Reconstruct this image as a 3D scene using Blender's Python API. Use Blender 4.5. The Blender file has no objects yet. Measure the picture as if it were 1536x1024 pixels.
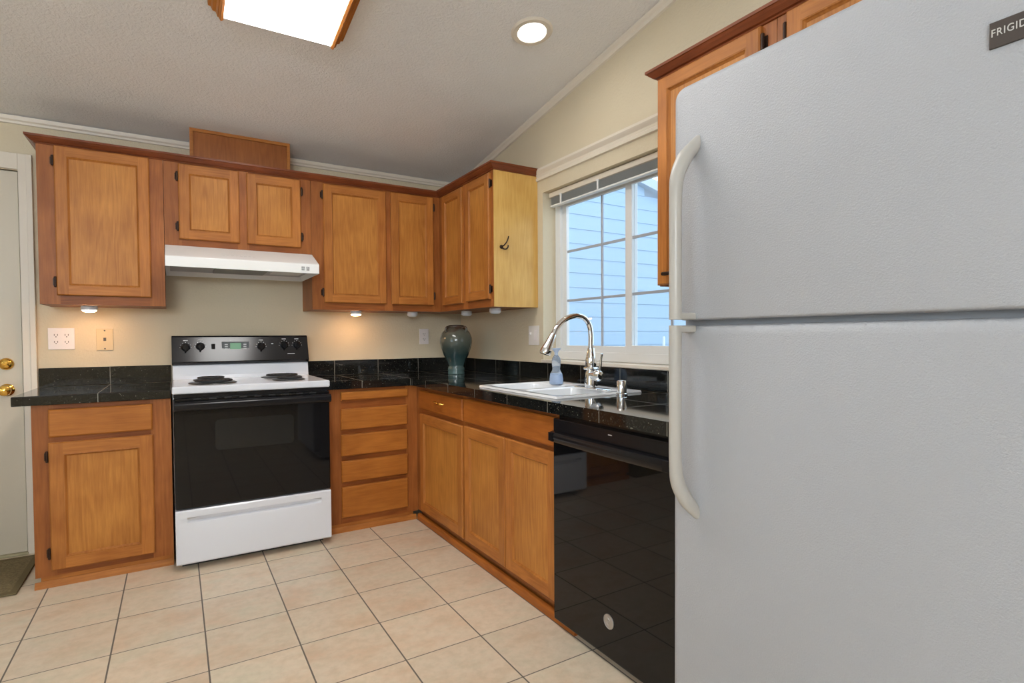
import bpy, bmesh, math, random
from mathutils import Vector, Matrix
random.seed(7)
PI = math.pi
sc = bpy.context.scene
COL = sc.collection

# ------------------------------------------------------------------ camera
CAM = Vector((-1.9301, -3.9295, 1.1719))
yaw, pit, rol = math.radians(31.3884), math.radians(-1.4033), math.radians(-0.3383)
fw = Vector((math.sin(yaw)*math.cos(pit), math.cos(yaw)*math.cos(pit), math.sin(pit)))
rt = Vector((math.cos(yaw), -math.sin(yaw), 0))
up = rt.cross(fw)
r2 = math.cos(rol)*rt + math.sin(rol)*up
u2 = -math.sin(rol)*rt + math.cos(rol)*up
cd = bpy.data.cameras.new('camera')
cam = bpy.data.objects.new('camera', cd); COL.objects.link(cam)
cam.matrix_world = Matrix(((r2.x, u2.x, -fw.x, CAM.x), (r2.y, u2.y, -fw.y, CAM.y), (r2.z, u2.z, -fw.z, CAM.z), (0, 0, 0, 1)))
cd.sensor_width = 36.0; cd.lens = 825.39*36/1536
cd.shift_x = 0.0006; cd.shift_y = 0.0082; cd.clip_start = 0.02
sc.camera = cam

# ------------------------------------------------------------------ world, daylight, added fill, exposure
w = bpy.data.worlds.new('world'); sc.world = w; w.use_nodes = True
bg = w.node_tree.nodes['Background']
bg.inputs['Color'].default_value = (0.66, 0.84, 1.0, 1); bg.inputs['Strength'].default_value = 2.3
sc.view_settings.view_transform = 'Standard'; sc.view_settings.look = 'None'
sc.view_settings.exposure = 0.0; sc.view_settings.gamma = 1.0; sc.view_settings.use_curve_mapping = False

def area(name, loc, direction, sx, sy, power, color):
    l = bpy.data.lights.new(name, 'AREA'); l.shape = 'RECTANGLE'; l.size = sx; l.size_y = sy
    l.energy = power; l.color = color
    o = bpy.data.objects.new(name, l); COL.objects.link(o); o.location = loc
    o.rotation_euler = Vector(direction).to_track_quat('-Z', 'Z').to_euler()
    return o
# added fill lights, out of view, set in two invented window openings
area('front_fill_light', (-3.6, -7.32, 1.97), (0, 0.85, 0.8), 1.9, 0.62, 125, (0.84, 0.92, 1.0))
area('left_fill_light', (-4.92, -3.6, 1.35), (1, 0, 0.9), 2.2, 1.7, 3, (0.84, 0.92, 1.0))
# the kitchen window as a sampling portal for the sky outside
kp = area('kitchen_window_portal', (0.16, -1.752, 1.54), (-1, 0, 0), 1.2, 1.0, 1, (1, 1, 1)); kp.data.cycles.is_portal = True

# ------------------------------------------------------------------ materials
def newmat(name):
    m = bpy.data.materials.new(name); m.use_nodes = True
    nt = m.node_tree; b = nt.nodes['Principled BSDF']
    return m, nt, b
def mat(name, col, rough=0.5, metal=0.0, spec=0.5, coat=0.0, emit=None, estr=0.0):
    m, nt, b = newmat(name)
    b.inputs['Base Color'].default_value = (*col, 1); b.inputs['Roughness'].default_value = rough
    b.inputs['Metallic'].default_value = metal; b.inputs['Specular IOR Level'].default_value = spec
    b.inputs['Coat Weight'].default_value = coat; b.inputs['Coat Roughness'].default_value = 0.08
    if emit:
        b.inputs['Emission Color'].default_value = (*emit, 1); b.inputs['Emission Strength'].default_value = estr
    return m
def N(nt, typ, **kw):
    n = nt.nodes.new(typ)
    for k, v in kw.items(): setattr(n, k, v)
    return n
def L(nt, a, b): nt.links.new(a, b)
def math_(nt, op, a, b=None):
    n = N(nt, 'ShaderNodeMath', operation=op)
    for i, x in enumerate((a, b)):
        if x is None: continue
        if isinstance(x, (int, float)): n.inputs[i].default_value = x
        else: L(nt, x, n.inputs[i])
    return n.outputs[0]
def mixc(nt, fac, a, b, blend='MIX'):
    n = N(nt, 'ShaderNodeMix', data_type='RGBA', blend_type=blend)
    for s, x in ((n.inputs[0], fac), (n.inputs[6], a), (n.inputs[7], b)):
        if isinstance(x, (int, float)): s.default_value = x
        elif isinstance(x, tuple): s.default_value = (*x, 1)
        else: L(nt, x, s)
    return n.outputs[2]
def noise(nt, vec, scale, detail=3.0, rough=0.5):
    n = N(nt, 'ShaderNodeTexNoise'); n.inputs['Scale'].default_value = scale
    n.inputs['Detail'].default_value = detail; n.inputs['Roughness'].default_value = rough
    if vec is not None: L(nt, vec, n.inputs['Vector'])
    return n
def ramp(nt, fac, stops):
    r = N(nt, 'ShaderNodeValToRGB'); e = r.color_ramp.elements
    while len(e) < len(stops): e.new(0.5)
    for i, (p, c) in enumerate(stops):
        e[i].position = p; e[i].color = (*c, 1) if len(c) == 3 else c
    L(nt, fac, r.inputs[0]); return r.outputs[0]
def mapping(nt, scale, coord='Object', loc=(0, 0, 0)):
    tc = N(nt, 'ShaderNodeTexCoord'); mp = N(nt, 'ShaderNodeMapping')
    mp.inputs['Scale'].default_value = scale; mp.inputs['Location'].default_value = loc
    L(nt, tc.outputs[coord], mp.inputs['Vector']); return mp.outputs[0]
def worldpos(nt):
    return N(nt, 'ShaderNodeNewGeometry').outputs['Position']
def bump(nt, b, h, strength, dist):
    n = N(nt, 'ShaderNodeBump'); n.inputs['Strength'].default_value = strength; n.inputs['Distance'].default_value = dist
    L(nt, h, n.inputs['Height']); L(nt, n.outputs[0], b.inputs['Normal'])

def srgb(r, g, b):
    f = lambda c: (c/255/12.92 if c/255 <= .04045 else ((c/255+.055)/1.055)**2.4)
    return (f(r), f(g), f(b))

def wood(name, axis, light, dark, rough=0.42):
    """stained wood, grain along the axis; figure from stretched noise, random tone for each board"""
    m, nt, b = newmat(name)
    geo = N(nt, 'ShaderNodeNewGeometry')
    oi = N(nt, 'ShaderNodeObjectInfo')
    off = N(nt, 'ShaderNodeVectorMath', operation='ADD')
    cmb = N(nt, 'ShaderNodeCombineXYZ')
    isl = math_(nt, 'MULTIPLY', geo.outputs['Random Per Island'], 7.0)
    L(nt, isl, cmb.inputs[0]); L(nt, math_(nt, 'MULTIPLY', oi.outputs['Random'], 5.0), cmb.inputs[1]); L(nt, isl, cmb.inputs[2])
    L(nt, geo.outputs['Position'], off.inputs[0]); L(nt, cmb.outputs[0], off.inputs[1])
    s_long, s_cross = 1.0, 9.0
    sc_ = [s_cross]*3; sc_['xyz'.index(axis)] = s_long
    mp = N(nt, 'ShaderNodeMapping'); mp.inputs['Scale'].default_value = sc_
    L(nt, off.outputs[0], mp.inputs['Vector'])
    big = noise(nt, mp.outputs[0], 1.1, 2.0, 0.5)
    # cathedral figure: rings of the big noise
    ring = math_(nt, 'SINE', math_(nt, 'MULTIPLY', big.outputs[0], 60.0))
    ring = math_(nt, 'ADD', math_(nt, 'MULTIPLY', ring, 0.5), 0.5)
    sc2 = [90.0]*3; sc2['xyz'.index(axis)] = 5.0
    mp2 = N(nt, 'ShaderNodeMapping'); mp2.inputs['Scale'].default_value = sc2
    L(nt, off.outputs[0], mp2.inputs['Vector'])
    fine = noise(nt, mp2.outputs[0], 1.6, 4.0, 0.65)
    blot = noise(nt, off.outputs[0], 5.0, 2.0, 0.5)
    f = math_(nt, 'ADD', math_(nt, 'MULTIPLY', ring, 0.10), math_(nt, 'MULTIPLY', fine.outputs[0], 0.50))
    f = math_(nt, 'ADD', f, math_(nt, 'MULTIPLY', blot.outputs[0], 0.60))
    c = ramp(nt, f, [(0.30, dark), (0.92, light)])
    tone = math_(nt, 'ADD', math_(nt, 'MULTIPLY', geo.outputs['Random Per Island'], 0.22), 0.89)
    hsv = N(nt, 'ShaderNodeHueSaturation'); L(nt, tone, hsv.inputs['Value']); L(nt, c, hsv.inputs['Color'])
    L(nt, hsv.outputs[0], b.inputs['Base Color'])
    b.inputs['Roughness'].default_value = rough; b.inputs['Specular IOR Level'].default_value = 0.28
    bump(nt, b, fine.outputs[0], 0.08, 0.002)
    return m
FR_L, FR_D = srgb(200, 130, 62), srgb(144, 82, 32)
PN_L, PN_D = srgb(218, 150, 72), srgb(154, 90, 34)
RD_L, RD_D = srgb(150, 82, 48), srgb(96, 46, 24)
W = {}
for ax in 'xyz':
    W['frame', ax] = wood('stained_wood_frame_' + ax, ax, FR_L, FR_D)
    W['panel', ax] = wood('stained_wood_panel_' + ax, ax, PN_L, PN_D, 0.4)
    W['red', ax] = wood('stained_wood_molding_' + ax, ax, RD_L, RD_D, 0.3)
W['front', 'x'] = wood('stained_wood_drawer_front_x', 'x', srgb(200, 126, 54), srgb(150, 86, 30))
W['front', 'y'] = wood('stained_wood_drawer_front_y', 'y', srgb(190, 112, 44), srgb(136, 72, 24))
for ax in 'xy': W['rail', ax] = wood('stained_wood_shaded_rail_' + ax, ax, srgb(172, 100, 46), srgb(112, 58, 22))  # darker red rails; the tone also stands for shadow under drawer fronts
W['body'] = wood('stained_wood_carcass', 'z', srgb(182, 112, 56), srgb(124, 66, 26))
W['end'] = wood('pale_wood_end_panel', 'z', srgb(232, 190, 112), srgb(196, 146, 70), 0.3)

def wall_mat(name, col, bscale=70, strength=0.22):
    m, nt, b = newmat(name)
    p = worldpos(nt)
    n1 = noise(nt, p, bscale, 4.0, 0.6); n2 = noise(nt, p, 3.0, 2.0)
    c = mixc(nt, n2.outputs[0], tuple(x*0.95 for x in col), tuple(min(1, x*1.05) for x in col))
    L(nt, c, b.inputs['Base Color']); b.inputs['Roughness'].default_value = 0.6; b.inputs['Specular IOR Level'].default_value = 0.3
    h = ramp(nt, n1.outputs[0], [(0.40, (0, 0, 0)), (0.62, (1, 1, 1))])
    bump(nt, b, h, strength, 0.004)
    return m
M_wall = wall_mat('tan_textured_wall', srgb(216, 203, 176))
M_ceil = wall_mat('off_white_textured_ceiling', srgb(242, 241, 240), 75, 0.5)
M_trim = mat('cream_painted_trim', srgb(228, 218, 202), 0.4)
M_door = mat('pale_painted_door', srgb(208, 198, 178), 0.4)
M_vinyl = mat('white_vinyl', srgb(232, 232, 230), 0.35)
M_blind = mat('blind_slats', srgb(196, 200, 200), 0.45)
M_dark = mat('dark_gap', (0.012, 0.011, 0.01), 0.6)

def grid_lines(nt, comp, period, phase, width):
    """1 where the coordinate lies on a joint"""
    t = math_(nt, 'DIVIDE', math_(nt, 'SUBTRACT', comp, phase), period)
    t = math_(nt, 'FRACT', t)
    t = math_(nt, 'ABSOLUTE', math_(nt, 'SUBTRACT', t, 0.5))     # 0.5 at the joint
    return math_(nt, 'GREATER_THAN', t, 0.5 - width/period/2)
def floor_mat():
    m, nt, b = newmat('beige_ceramic_floor_tile')
    p = worldpos(nt); sx = N(nt, 'ShaderNodeSeparateXYZ'); L(nt, p, sx.inputs[0])
    TX, TY, TS = -2.4633, -0.8195, 0.3068
    gx = grid_lines(nt, sx.outputs[0], TS, TX, 0.0055); gy = grid_lines(nt, sx.outputs[1], TS, TY, 0.0045)
    g = math_(nt, 'MAXIMUM', gx, gy)
    fx = math_(nt, 'FLOOR', math_(nt, 'DIVIDE', math_(nt, 'SUBTRACT', sx.outputs[0], TX), TS))
    fy = math_(nt, 'FLOOR', math_(nt, 'DIVIDE', math_(nt, 'SUBTRACT', sx.outputs[1], TY), TS))
    cv = N(nt, 'ShaderNodeCombineXYZ'); L(nt, fx, cv.inputs[0]); L(nt, fy, cv.inputs[1])
    wn = N(nt, 'ShaderNodeTexWhiteNoise', noise_dimensions='2D'); L(nt, cv.outputs[0], wn.inputs['Vector'])
    sc_ = N(nt, 'ShaderNodeVectorMath', operation='SCALE'); sc_.inputs['Scale'].default_value = 11.0; L(nt, wn.outputs['Color'], sc_.inputs[0])
    ad = N(nt, 'ShaderNodeVectorMath', operation='ADD'); L(nt, p, ad.inputs[0]); L(nt, sc_.outputs[0], ad.inputs[1])
    st = N(nt, 'ShaderNodeMapping'); st.inputs['Scale'].default_value = (0.75, 1.25, 1); L(nt, ad.outputs[0], st.inputs['Vector'])
    n1 = noise(nt, st.outputs[0], 6.5, 5.0, 0.62); n2 = noise(nt, ad.outputs[0], 30.0, 4.0, 0.65); n3 = noise(nt, st.outputs[0], 4.0, 4.0, 0.6)
    c = ramp(nt, n1.outputs[0], [(0.3, srgb(222, 198, 170)), (0.5, srgb(230, 212, 188)), (0.7, srgb(220, 209, 184))])
    pk = ramp(nt, n3.outputs[0], [(0.52, (0, 0, 0)), (0.68, (1, 1, 1))])
    c = mixc(nt, math_(nt, 'MULTIPLY', pk, 0.6), c, srgb(222, 188, 156))
    c = mixc(nt, math_(nt, 'MULTIPLY', ramp(nt, n2.outputs[0], [(0.4, (0, 0, 0)), (0.65, (1, 1, 1))]), 0.32), c, srgb(196, 180, 150))
    hsv = N(nt, 'ShaderNodeHueSaturation'); L(nt, c, hsv.inputs['Color'])
    L(nt, math_(nt, 'ADD', math_(nt, 'MULTIPLY', wn.outputs['Value'], 0.08), 0.95), hsv.inputs['Value'])
    c = mixc(nt, g, hsv.outputs[0], srgb(112, 102, 92))
    L(nt, c, b.inputs['Base Color'])
    L(nt, math_(nt, 'ADD', math_(nt, 'MULTIPLY', g, 0.4), 0.3), b.inputs['Roughness'])
    b.inputs['Specular IOR Level'].default_value = 0.4
    h = math_(nt, 'SUBTRACT', math_(nt, 'MULTIPLY', n1.outputs[0], 0.15), g)
    bump(nt, b, h, 0.3, 0.003)
    return m
M_floor = floor_mat()
def granite(name, lines):
    """polished black granite tile; lines = [(axis, period, phase)] joints"""
    m, nt, b = newmat(name)
    p = worldpos(nt); sx = N(nt, 'ShaderNodeSeparateXYZ'); L(nt, p, sx.inputs[0])
    v = N(nt, 'ShaderNodeTexVoronoi', feature='F1'); v.inputs['Scale'].default_value = 240.0; L(nt, p, v.inputs['Vector'])
    n1 = noise(nt, p, 60.0, 4.0, 0.7); n2 = noise(nt, p, 210.0, 2.0, 0.6)
    sp = ramp(nt, n2.outputs[0], [(0.60, (0, 0, 0)), (0.72, (1, 1, 1))])
    c = ramp(nt, n1.outputs[0], [(0.35, srgb(9, 10, 11)), (0.7, srgb(28, 29, 28))])
    c = mixc(nt, math_(nt, 'MULTIPLY', sp, 0.45), c, srgb(96, 98, 84))
    fl = math_(nt, 'GREATER_THAN', v.outputs['Color'], 0.0)
    r = N(nt, 'ShaderNodeSeparateColor'); L(nt, v.outputs['Color'], r.inputs[0])
    fleck = math_(nt, 'MULTIPLY', math_(nt, 'GREATER_THAN', r.outputs[0], 0.985), math_(nt, 'LESS_THAN', v.outputs['Distance'], 0.35))
    c = mixc(nt, math_(nt, 'MULTIPLY', fleck, 0.8), c, srgb(190, 190, 170))
    g = None
    for ax, per, ph in lines:
        q = grid_lines(nt, sx.outputs['xyz'.index(ax)], per, ph, 0.0032)
        g = q if g is None else math_(nt, 'MAXIMUM', g, q)
    if g is not None:
        c = mixc(nt, g, c, srgb(128, 124, 114))
        L(nt, math_(nt, 'ADD', math_(nt, 'MULTIPLY', g, 0.5), 0.06), b.inputs['Roughness'])
    else: b.inputs['Roughness'].default_value = 0.06
    L(nt, c, b.inputs['Base Color'])
    b.inputs['Specular IOR Level'].default_value = 0.55
    return m
G_back = granite('granite_counter_back', [('x', 0.31, -0.986), ('y', 0.31, -0.335)])
G_left = granite('granite_counter_left', [('x', 0.33, -2.256), ('y', 0.31, -0.335)])
G_right = granite('granite_counter_right', [('y', 0.3165, -1.166), ('x', 0.31, -0.35)])
GB_back = granite('granite_backsplash_back', [('x', 0.31, -0.986)])
GB_left = granite('granite_backsplash_left', [('x', 0.33, -2.256)])
GB_right = granite('granite_backsplash_right', [('y', 0.3165, -0.573)])

M_white = mat('white_enamel', srgb(226, 228, 234), 0.16, spec=0.5)
M_white2 = mat('white_plastic', srgb(228, 226, 222), 0.35)
M_hood = mat('white_painted_steel', srgb(242, 242, 240), 0.3)
M_porc = mat('white_porcelain', srgb(240, 240, 240), 0.08)
M_black = mat('black_gloss_glass', (0.005, 0.005, 0.006), 0.03, spec=0.34)
M_blackp = mat('black_plastic', (0.008, 0.008, 0.010), 0.2, spec=0.32)
M_panel = mat('black_satin_panel', (0.006, 0.006, 0.008), 0.15, spec=0.5)
M_ovenwin = mat('oven_window_glass', (0.011, 0.012, 0.013), 0.05, spec=0.36)
M_coil = mat('coil_element_grey', (0.035, 0.035, 0.037), 0.5, metal=0.3)
M_chrome = mat('chrome', (0.86, 0.86, 0.86), 0.06, metal=1.0)
M_pan = mat('dark_drip_pan', (0.05, 0.05, 0.05), 0.3, metal=0.6)
M_steel = mat('brushed_steel', (0.55, 0.55, 0.56), 0.32, metal=1.0)
M_grey = mat('grey_gasket', srgb(172, 174, 178), 0.5)
M_hoodin = mat('hood_underside_grey', srgb(176, 178, 184), 0.4)
M_filter = mat('hood_filter_mesh', srgb(120, 122, 126), 0.4, metal=0.6)
M_lens = mat('hood_lamp_lens', srgb(216, 220, 222), 0.3)
M_mark = mat('printed_marks', srgb(205, 205, 205), 0.5)
M_btn = mat('grey_button', srgb(150, 150, 150), 0.5)
M_lcd = mat('clock_display', srgb(120, 150, 130), 0.3, emit=srgb(120, 190, 140), estr=0.25)
M_lcdf = mat('display_bezel', srgb(96, 100, 102), 0.3)
M_brass = mat('polished_brass', srgb(226, 178, 86), 0.14, metal=1.0)
M_bronze = mat('dark_bronze', srgb(58, 42, 34), 0.35, metal=0.7)
M_plate = mat('white_wall_plate', srgb(236, 228, 226), 0.35)
M_beige = mat('beige_wall_plate', srgb(212, 192, 152), 0.4)
M_switch = mat('tan_switch_plate', srgb(232, 226, 220), 0.4)
M_slot = mat('socket_slots', srgb(90, 84, 80), 0.5)
M_puck = mat('puck_housing', srgb(224, 224, 226), 0.4)
M_poff = mat('puck_lens_unlit', srgb(226, 226, 226), 0.3)
M_pon = mat('puck_lens_lit', (1, .9, .75), 0.4, emit=(1.0, 0.56, 0.26), estr=110.0)
M_lamp = mat('fluorescent_diffuser', (1, 1, 1), 0.4, emit=(1.0, 0.985, 0.96), estr=13.0)
M_fill = mat('added_fill_diffuser', (1, 1, 1), 0.4, emit=(1.0, 0.985, 0.96), estr=3.0)  # glow of the added fill lamp behind the camera
M_can = mat('downlight_lens', (1, 1, 1), 0.4, emit=(1.0, 0.96, 0.88), estr=28.0)
M_badge = mat('badge_plate', srgb(84, 76, 72), 0.35, metal=0.3)
M_letter = mat('badge_letters', srgb(226, 224, 220), 0.3, metal=0.3)
M_pvc = mat('white_pipe', srgb(245, 245, 245), 0.4)
M_shingle = mat('grey_shingles', srgb(120, 120, 124), 0.8)
M_fascia = mat('pale_fascia', srgb(206, 212, 222), 0.5)
M_ground = mat('gravel_ground', srgb(132, 126, 116), 0.9)

def fridge_mat(name, col, rough):
    m, nt, b = newmat(name)
    p = worldpos(nt); n1 = noise(nt, p, 250.0, 3.0, 0.65)
    b.inputs['Base Color'].default_value = (*col, 1); b.inputs['Roughness'].default_value = rough
    bump(nt, b, n1.outputs[0], 0.85, 0.0022); return m
M_fridge = fridge_mat('white_pebbled_steel', srgb(180, 182, 187), 0.32)
M_handle = mat('off_white_handle', srgb(186, 182, 175), 0.3)

def glass_mat(name, tint, refl=0.08):
    m = bpy.data.materials.new(name); m.use_nodes = True; nt = m.node_tree; nt.nodes.clear()
    o = N(nt, 'ShaderNodeOutputMaterial'); t = N(nt, 'ShaderNodeBsdfTransparent'); g = N(nt, 'ShaderNodeBsdfGlossy')
    g.inputs['Roughness'].default_value = 0.02; t.inputs['Color'].default_value = (*tint, 1)
    f = N(nt, 'ShaderNodeLayerWeight'); f.inputs['Blend'].default_value = 0.5
    fr = math_(nt, 'ADD', math_(nt, 'MULTIPLY', math_(nt, 'POWER', f.outputs['Facing'], 5.0), 0.9), 0.03)
    mx = N(nt, 'ShaderNodeMixShader'); L(nt, fr, mx.inputs[0]); L(nt, t.outputs[0], mx.inputs[1]); L(nt, g.outputs[0], mx.inputs[2])
    L(nt, mx.outputs[0], o.inputs[0]); return m
M_glass = glass_mat('window_glass', (0.96, 0.98, 1.0))
def clear_plastic():
    m, nt, b = newmat('blue_clear_plastic')
    b.inputs['Base Color'].default_value = (0.80, 0.89, 1.0, 1); b.inputs['Roughness'].default_value = 0.08
    b.inputs['Transmission Weight'].default_value = 0.75; b.inputs['IOR'].default_value = 1.25; return m
M_soap = clear_plastic()
M_cap = mat('pale_blue_cap', srgb(198, 212, 234), 0.3)
def glaze():
    m, nt, b = newmat('celadon_glaze')
    p = worldpos(nt); sx = N(nt, 'ShaderNodeSeparateXYZ'); L(nt, p, sx.inputs[0])
    n1 = noise(nt, p, 14.0, 4.0, 0.6)
    h = math_(nt, 'ADD', sx.outputs[2], math_(nt, 'MULTIPLY', math_(nt, 'SUBTRACT', n1.outputs[0], 0.5), 0.12))
    f = math_(nt, 'DIVIDE', math_(nt, 'SUBTRACT', h, 0.91), 0.345)
    c = ramp(nt, f, [(0.0, srgb(82, 108, 106)), (0.35, srgb(48, 70, 72)), (0.62, srgb(80, 88, 80)), (0.86, srgb(98, 98, 86)), (0.97, srgb(72, 54, 44))])
    L(nt, c, b.inputs['Base Color']); b.inputs['Roughness'].default_value = 0.12; b.inputs['Coat Weight'].default_value = 0.5; return m
M_glaze = glaze()
def mat_weave():
    m, nt, b = newmat('olive_woven_mat')
    mp = mapping(nt, (1, 1, 1)); n1 = noise(nt, mp, 90.0, 3.0, 0.7); n2 = noise(nt, mp, 9.0, 2.0)
    c = ramp(nt, n1.outputs[0], [(0.3, srgb(96, 84, 58)), (0.7, srgb(150, 136, 98))])
    c = mixc(nt, math_(nt, 'MULTIPLY', n2.outputs[0], 0.5), c, srgb(126, 108, 72))
    L(nt, c, b.inputs['Base Color']); b.inputs['Roughness'].default_value = 0.9
    bump(nt, b, n1.outputs[0], 0.5, 0.004); return m
M_mat = mat_weave()
def siding():
    m, nt, b = newmat('pale_blue_lap_siding')
    n1 = noise(nt, mapping(nt, (0.6, 1, 14)), 3.0, 3.0)
    c = mixc(nt, n1.outputs[0], srgb(182, 202, 222), srgb(190, 209, 228))
    L(nt, c, b.inputs['Base Color']); b.inputs['Roughness'].default_value = 0.6; return m
M_siding = siding()

# ------------------------------------------------------------------ mesh helpers
def add_box(bm, x0, x1, y0, y1, z0, z1, mi=0):
    xs, ys, zs = sorted((x0, x1)), sorted((y0, y1)), sorted((z0, z1))
    v = [bm.verts.new((x, y, z)) for z in zs for y in ys for x in xs]
    fs = []
    for q in ((0, 2, 3, 1), (4, 5, 7, 6), (0, 1, 5, 4), (1, 3, 7, 5), (3, 2, 6, 7), (2, 0, 4, 6)):
        f = bm.faces.new([v[i] for i in q]); f.material_index = mi; fs.append(f)
    return fs
def box(x0, x1, y0, y1, z0, z1):
    bm = bmesh.new(); add_box(bm, x0, x1, y0, y1, z0, z1); return bm
def add_loops(bm, loops, close_first=False, close_last=False, ring=True, mi=0):
    vs = [[bm.verts.new(p) for p in lp] for lp in loops]
    n = len(loops[0])
    for a, b_ in zip(vs, vs[1:]):
        for i in range(n if ring else n-1):
            j = (i+1) % n
            f = bm.faces.new((a[i], a[j], b_[j], b_[i])); f.material_index = mi
    if close_first: bm.faces.new(list(reversed(vs[0]))).material_index = mi
    if close_last: bm.faces.new(vs[-1]).material_index = mi
    return vs
def add_lathe(bm, prof, c, axis='z', n=40, mi=0):
    """prof = [(radius, offset along axis)]"""
    loops = []
    for r, h in prof:
        lp = []
        for i in range(n):
            a = 2*PI*i/n; p, q = r*math.cos(a), r*math.sin(a)
            if axis == 'z': lp.append((c[0]+p, c[1]+q, c[2]+h))
            elif axis == 'y': lp.append((c[0]+p, c[1]+h, c[2]+q))
            else: lp.append((c[0]+h, c[1]+p, c[2]+q))
        loops.append(lp)
    add_loops(bm, loops, True, True, mi=mi)
def lathe(prof, c, axis='z', n=40):
    bm = bmesh.new(); add_lathe(bm, prof, c, axis, n); return bm
def add_tube(bm, pts, rad, n=14, flat=None, mi=0):
    """tube along pts; rad = number or list; flat = (vector, factor) squashes the section along a direction"""
    pts = [Vector(p) for p in pts]; loops = []
    rr = rad if isinstance(rad, (list, tuple)) else [rad]*len(pts)
    t0 = (pts[1]-pts[0]).normalized()
    ref = Vector((0, 0, 1)) if abs(t0.z) < 0.9 else Vector((1, 0, 0))
    nrm = (ref - t0*ref.dot(t0)).normalized()
    for i, p in enumerate(pts):
        t = (pts[min(i+1, len(pts)-1)] - pts[max(i-1, 0)]).normalized()
        nrm = (nrm - t*nrm.dot(t)).normalized(); bn = t.cross(nrm)
        lp = []
        for k in range(n):
            a = 2*PI*k/n; o = nrm*math.cos(a)*rr[i] + bn*math.sin(a)*rr[i]
            if flat: d = Vector(flat[0]); o = o - d*o.dot(d)*(1-flat[1])
            lp.append(tuple(p+o))
        loops.append(lp)
    add_loops(bm, loops, True, True, mi=mi)
def tube(pts, rad, n=14, flat=None):
    bm = bmesh.new(); add_tube(bm, pts, rad, n, flat); return bm
def smooth_path(pts, k=8):
    """Catmull-Rom through pts"""
    P = [Vector(p) for p in pts]; P = [P[0]*2-P[1]] + P + [P[-1]*2-P[-2]]; out = []
    for i in range(1, len(P)-2):
        for j in range(k):
            t = j/k; a, b_, c, d = P[i-1:i+3]
            out.append(0.5*((2*b_) + (c-a)*t + (2*a-5*b_+4*c-d)*t*t + (3*b_-a-3*c+d)*t**3))
    out.append(P[-2]); return out
def rrect(x0, x1, y0, y1, r, z, n=6):
    """rounded rectangle, 4*(n+1) points, counter-clockwise"""
    out = []
    for cx, cy, a0 in ((x1-r, y1-r, 0), (x0+r, y1-r, PI/2), (x0+r, y0+r, PI), (x1-r, y0+r, 1.5*PI)):
        for i in range(n+1):
            a = a0 + PI/2*i/n; out.append((cx+r*math.cos(a), cy+r*math.sin(a), z))
    return out
def prism(poly, axis, a0, a1):
    """extrude a polygon: axis 'x' poly=(y,z); 'y' poly=(x,z); 'z' poly=(x,y)"""
    bm = bmesh.new()
    f = {'x': lambda p, t: (t, p[0], p[1]), 'y': lambda p, t: (p[0], t, p[1]), 'z': lambda p, t: (p[0], p[1], t)}[axis]
    add_loops(bm, [[f(p, a0) for p in poly], [f(p, a1) for p in poly]], True, True); return bm
def sweep(path, prof, closed_ends=True):
    """sweep profile (outward offset, z) along a plan polyline with mitres; outward = right-hand normal of the path"""
    bm = bmesh.new(); P = [Vector(p) for p in path]; loops = []
    for i, p in enumerate(P):
        ds = []
        if i > 0: ds.append((p-P[i-1]).normalized())
        if i < len(P)-1: ds.append((P[i+1]-p).normalized())
        ns = [Vector((d.y, -d.x)) for d in ds]
        if len(ns) == 1: m = ns[0]
        else:
            s = ns[0]+ns[1]; m = s/ (1+ns[0].dot(ns[1]))
        loops.append([(p.x+m.x*o, p.y+m.y*o, z) for o, z in prof])
    add_loops(bm, loops, True, True); return bm

ORG = {}
def obj(name, bm, mats, parent=None, bevel=0.0, smooth=False, seg=2, angle=40):
    bmesh.ops.recalc_face_normals(bm, faces=bm.faces)
    o0 = ORG.get(parent.name, Vector((0, 0, 0))) if parent else Vector((0, 0, 0))
    if parent is None and len(bm.verts):
        lo = [min(v.co[i] for v in bm.verts) for i in range(3)]; hi = [max(v.co[i] for v in bm.verts) for i in range(3)]
        o0 = Vector(((lo[0]+hi[0])/2, (lo[1]+hi[1])/2, lo[2]))
    bmesh.ops.translate(bm, verts=bm.verts, vec=-o0)
    me = bpy.data.meshes.new(name); bm.to_mesh(me); bm.free()
    if smooth:
        for p in me.polygons: p.use_smooth = True
        me.set_sharp_from_angle(angle=math.radians(angle))
    for m in (mats if isinstance(mats, (list, tuple)) else [mats]): me.materials.append(m)
    o = bpy.data.objects.new(name, me); COL.objects.link(o)
    if parent: o.parent = parent; ORG[o.name] = o0
    else: o.location = o0; ORG[o.name] = o0
    if bevel:
        b = o.modifiers.new('edges', 'BEVEL'); b.width = bevel; b.segments = seg; b.limit_method = 'ANGLE'; b.angle_limit = math.radians(35)
        b.harden_normals = False
    return o
def tag(o, label, cat, group=None):
    o['label'] = label; o['category'] = cat
    if group: o['group'] = group
    return o
def thing(name, label, cat, loc, group=None):
    o = bpy.data.objects.new(name, None); COL.objects.link(o); o.location = loc; o.empty_display_size = 0.1
    ORG[o.name] = Vector(loc); tag(o, label, cat, group); return o
def struct(name, bm, m, bevel=0.0, parent=None, smooth=False):
    o = obj(name, bm, m, parent, bevel, smooth)
    if parent is None: o['kind'] = 'structure'
    return o
def merge(*bms):
    out = bmesh.new()
    for b in bms:
        me = bpy.data.meshes.new('tmp'); b.to_mesh(me); b.free(); out.from_mesh(me); bpy.data.meshes.remove(me)
    return out

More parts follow.
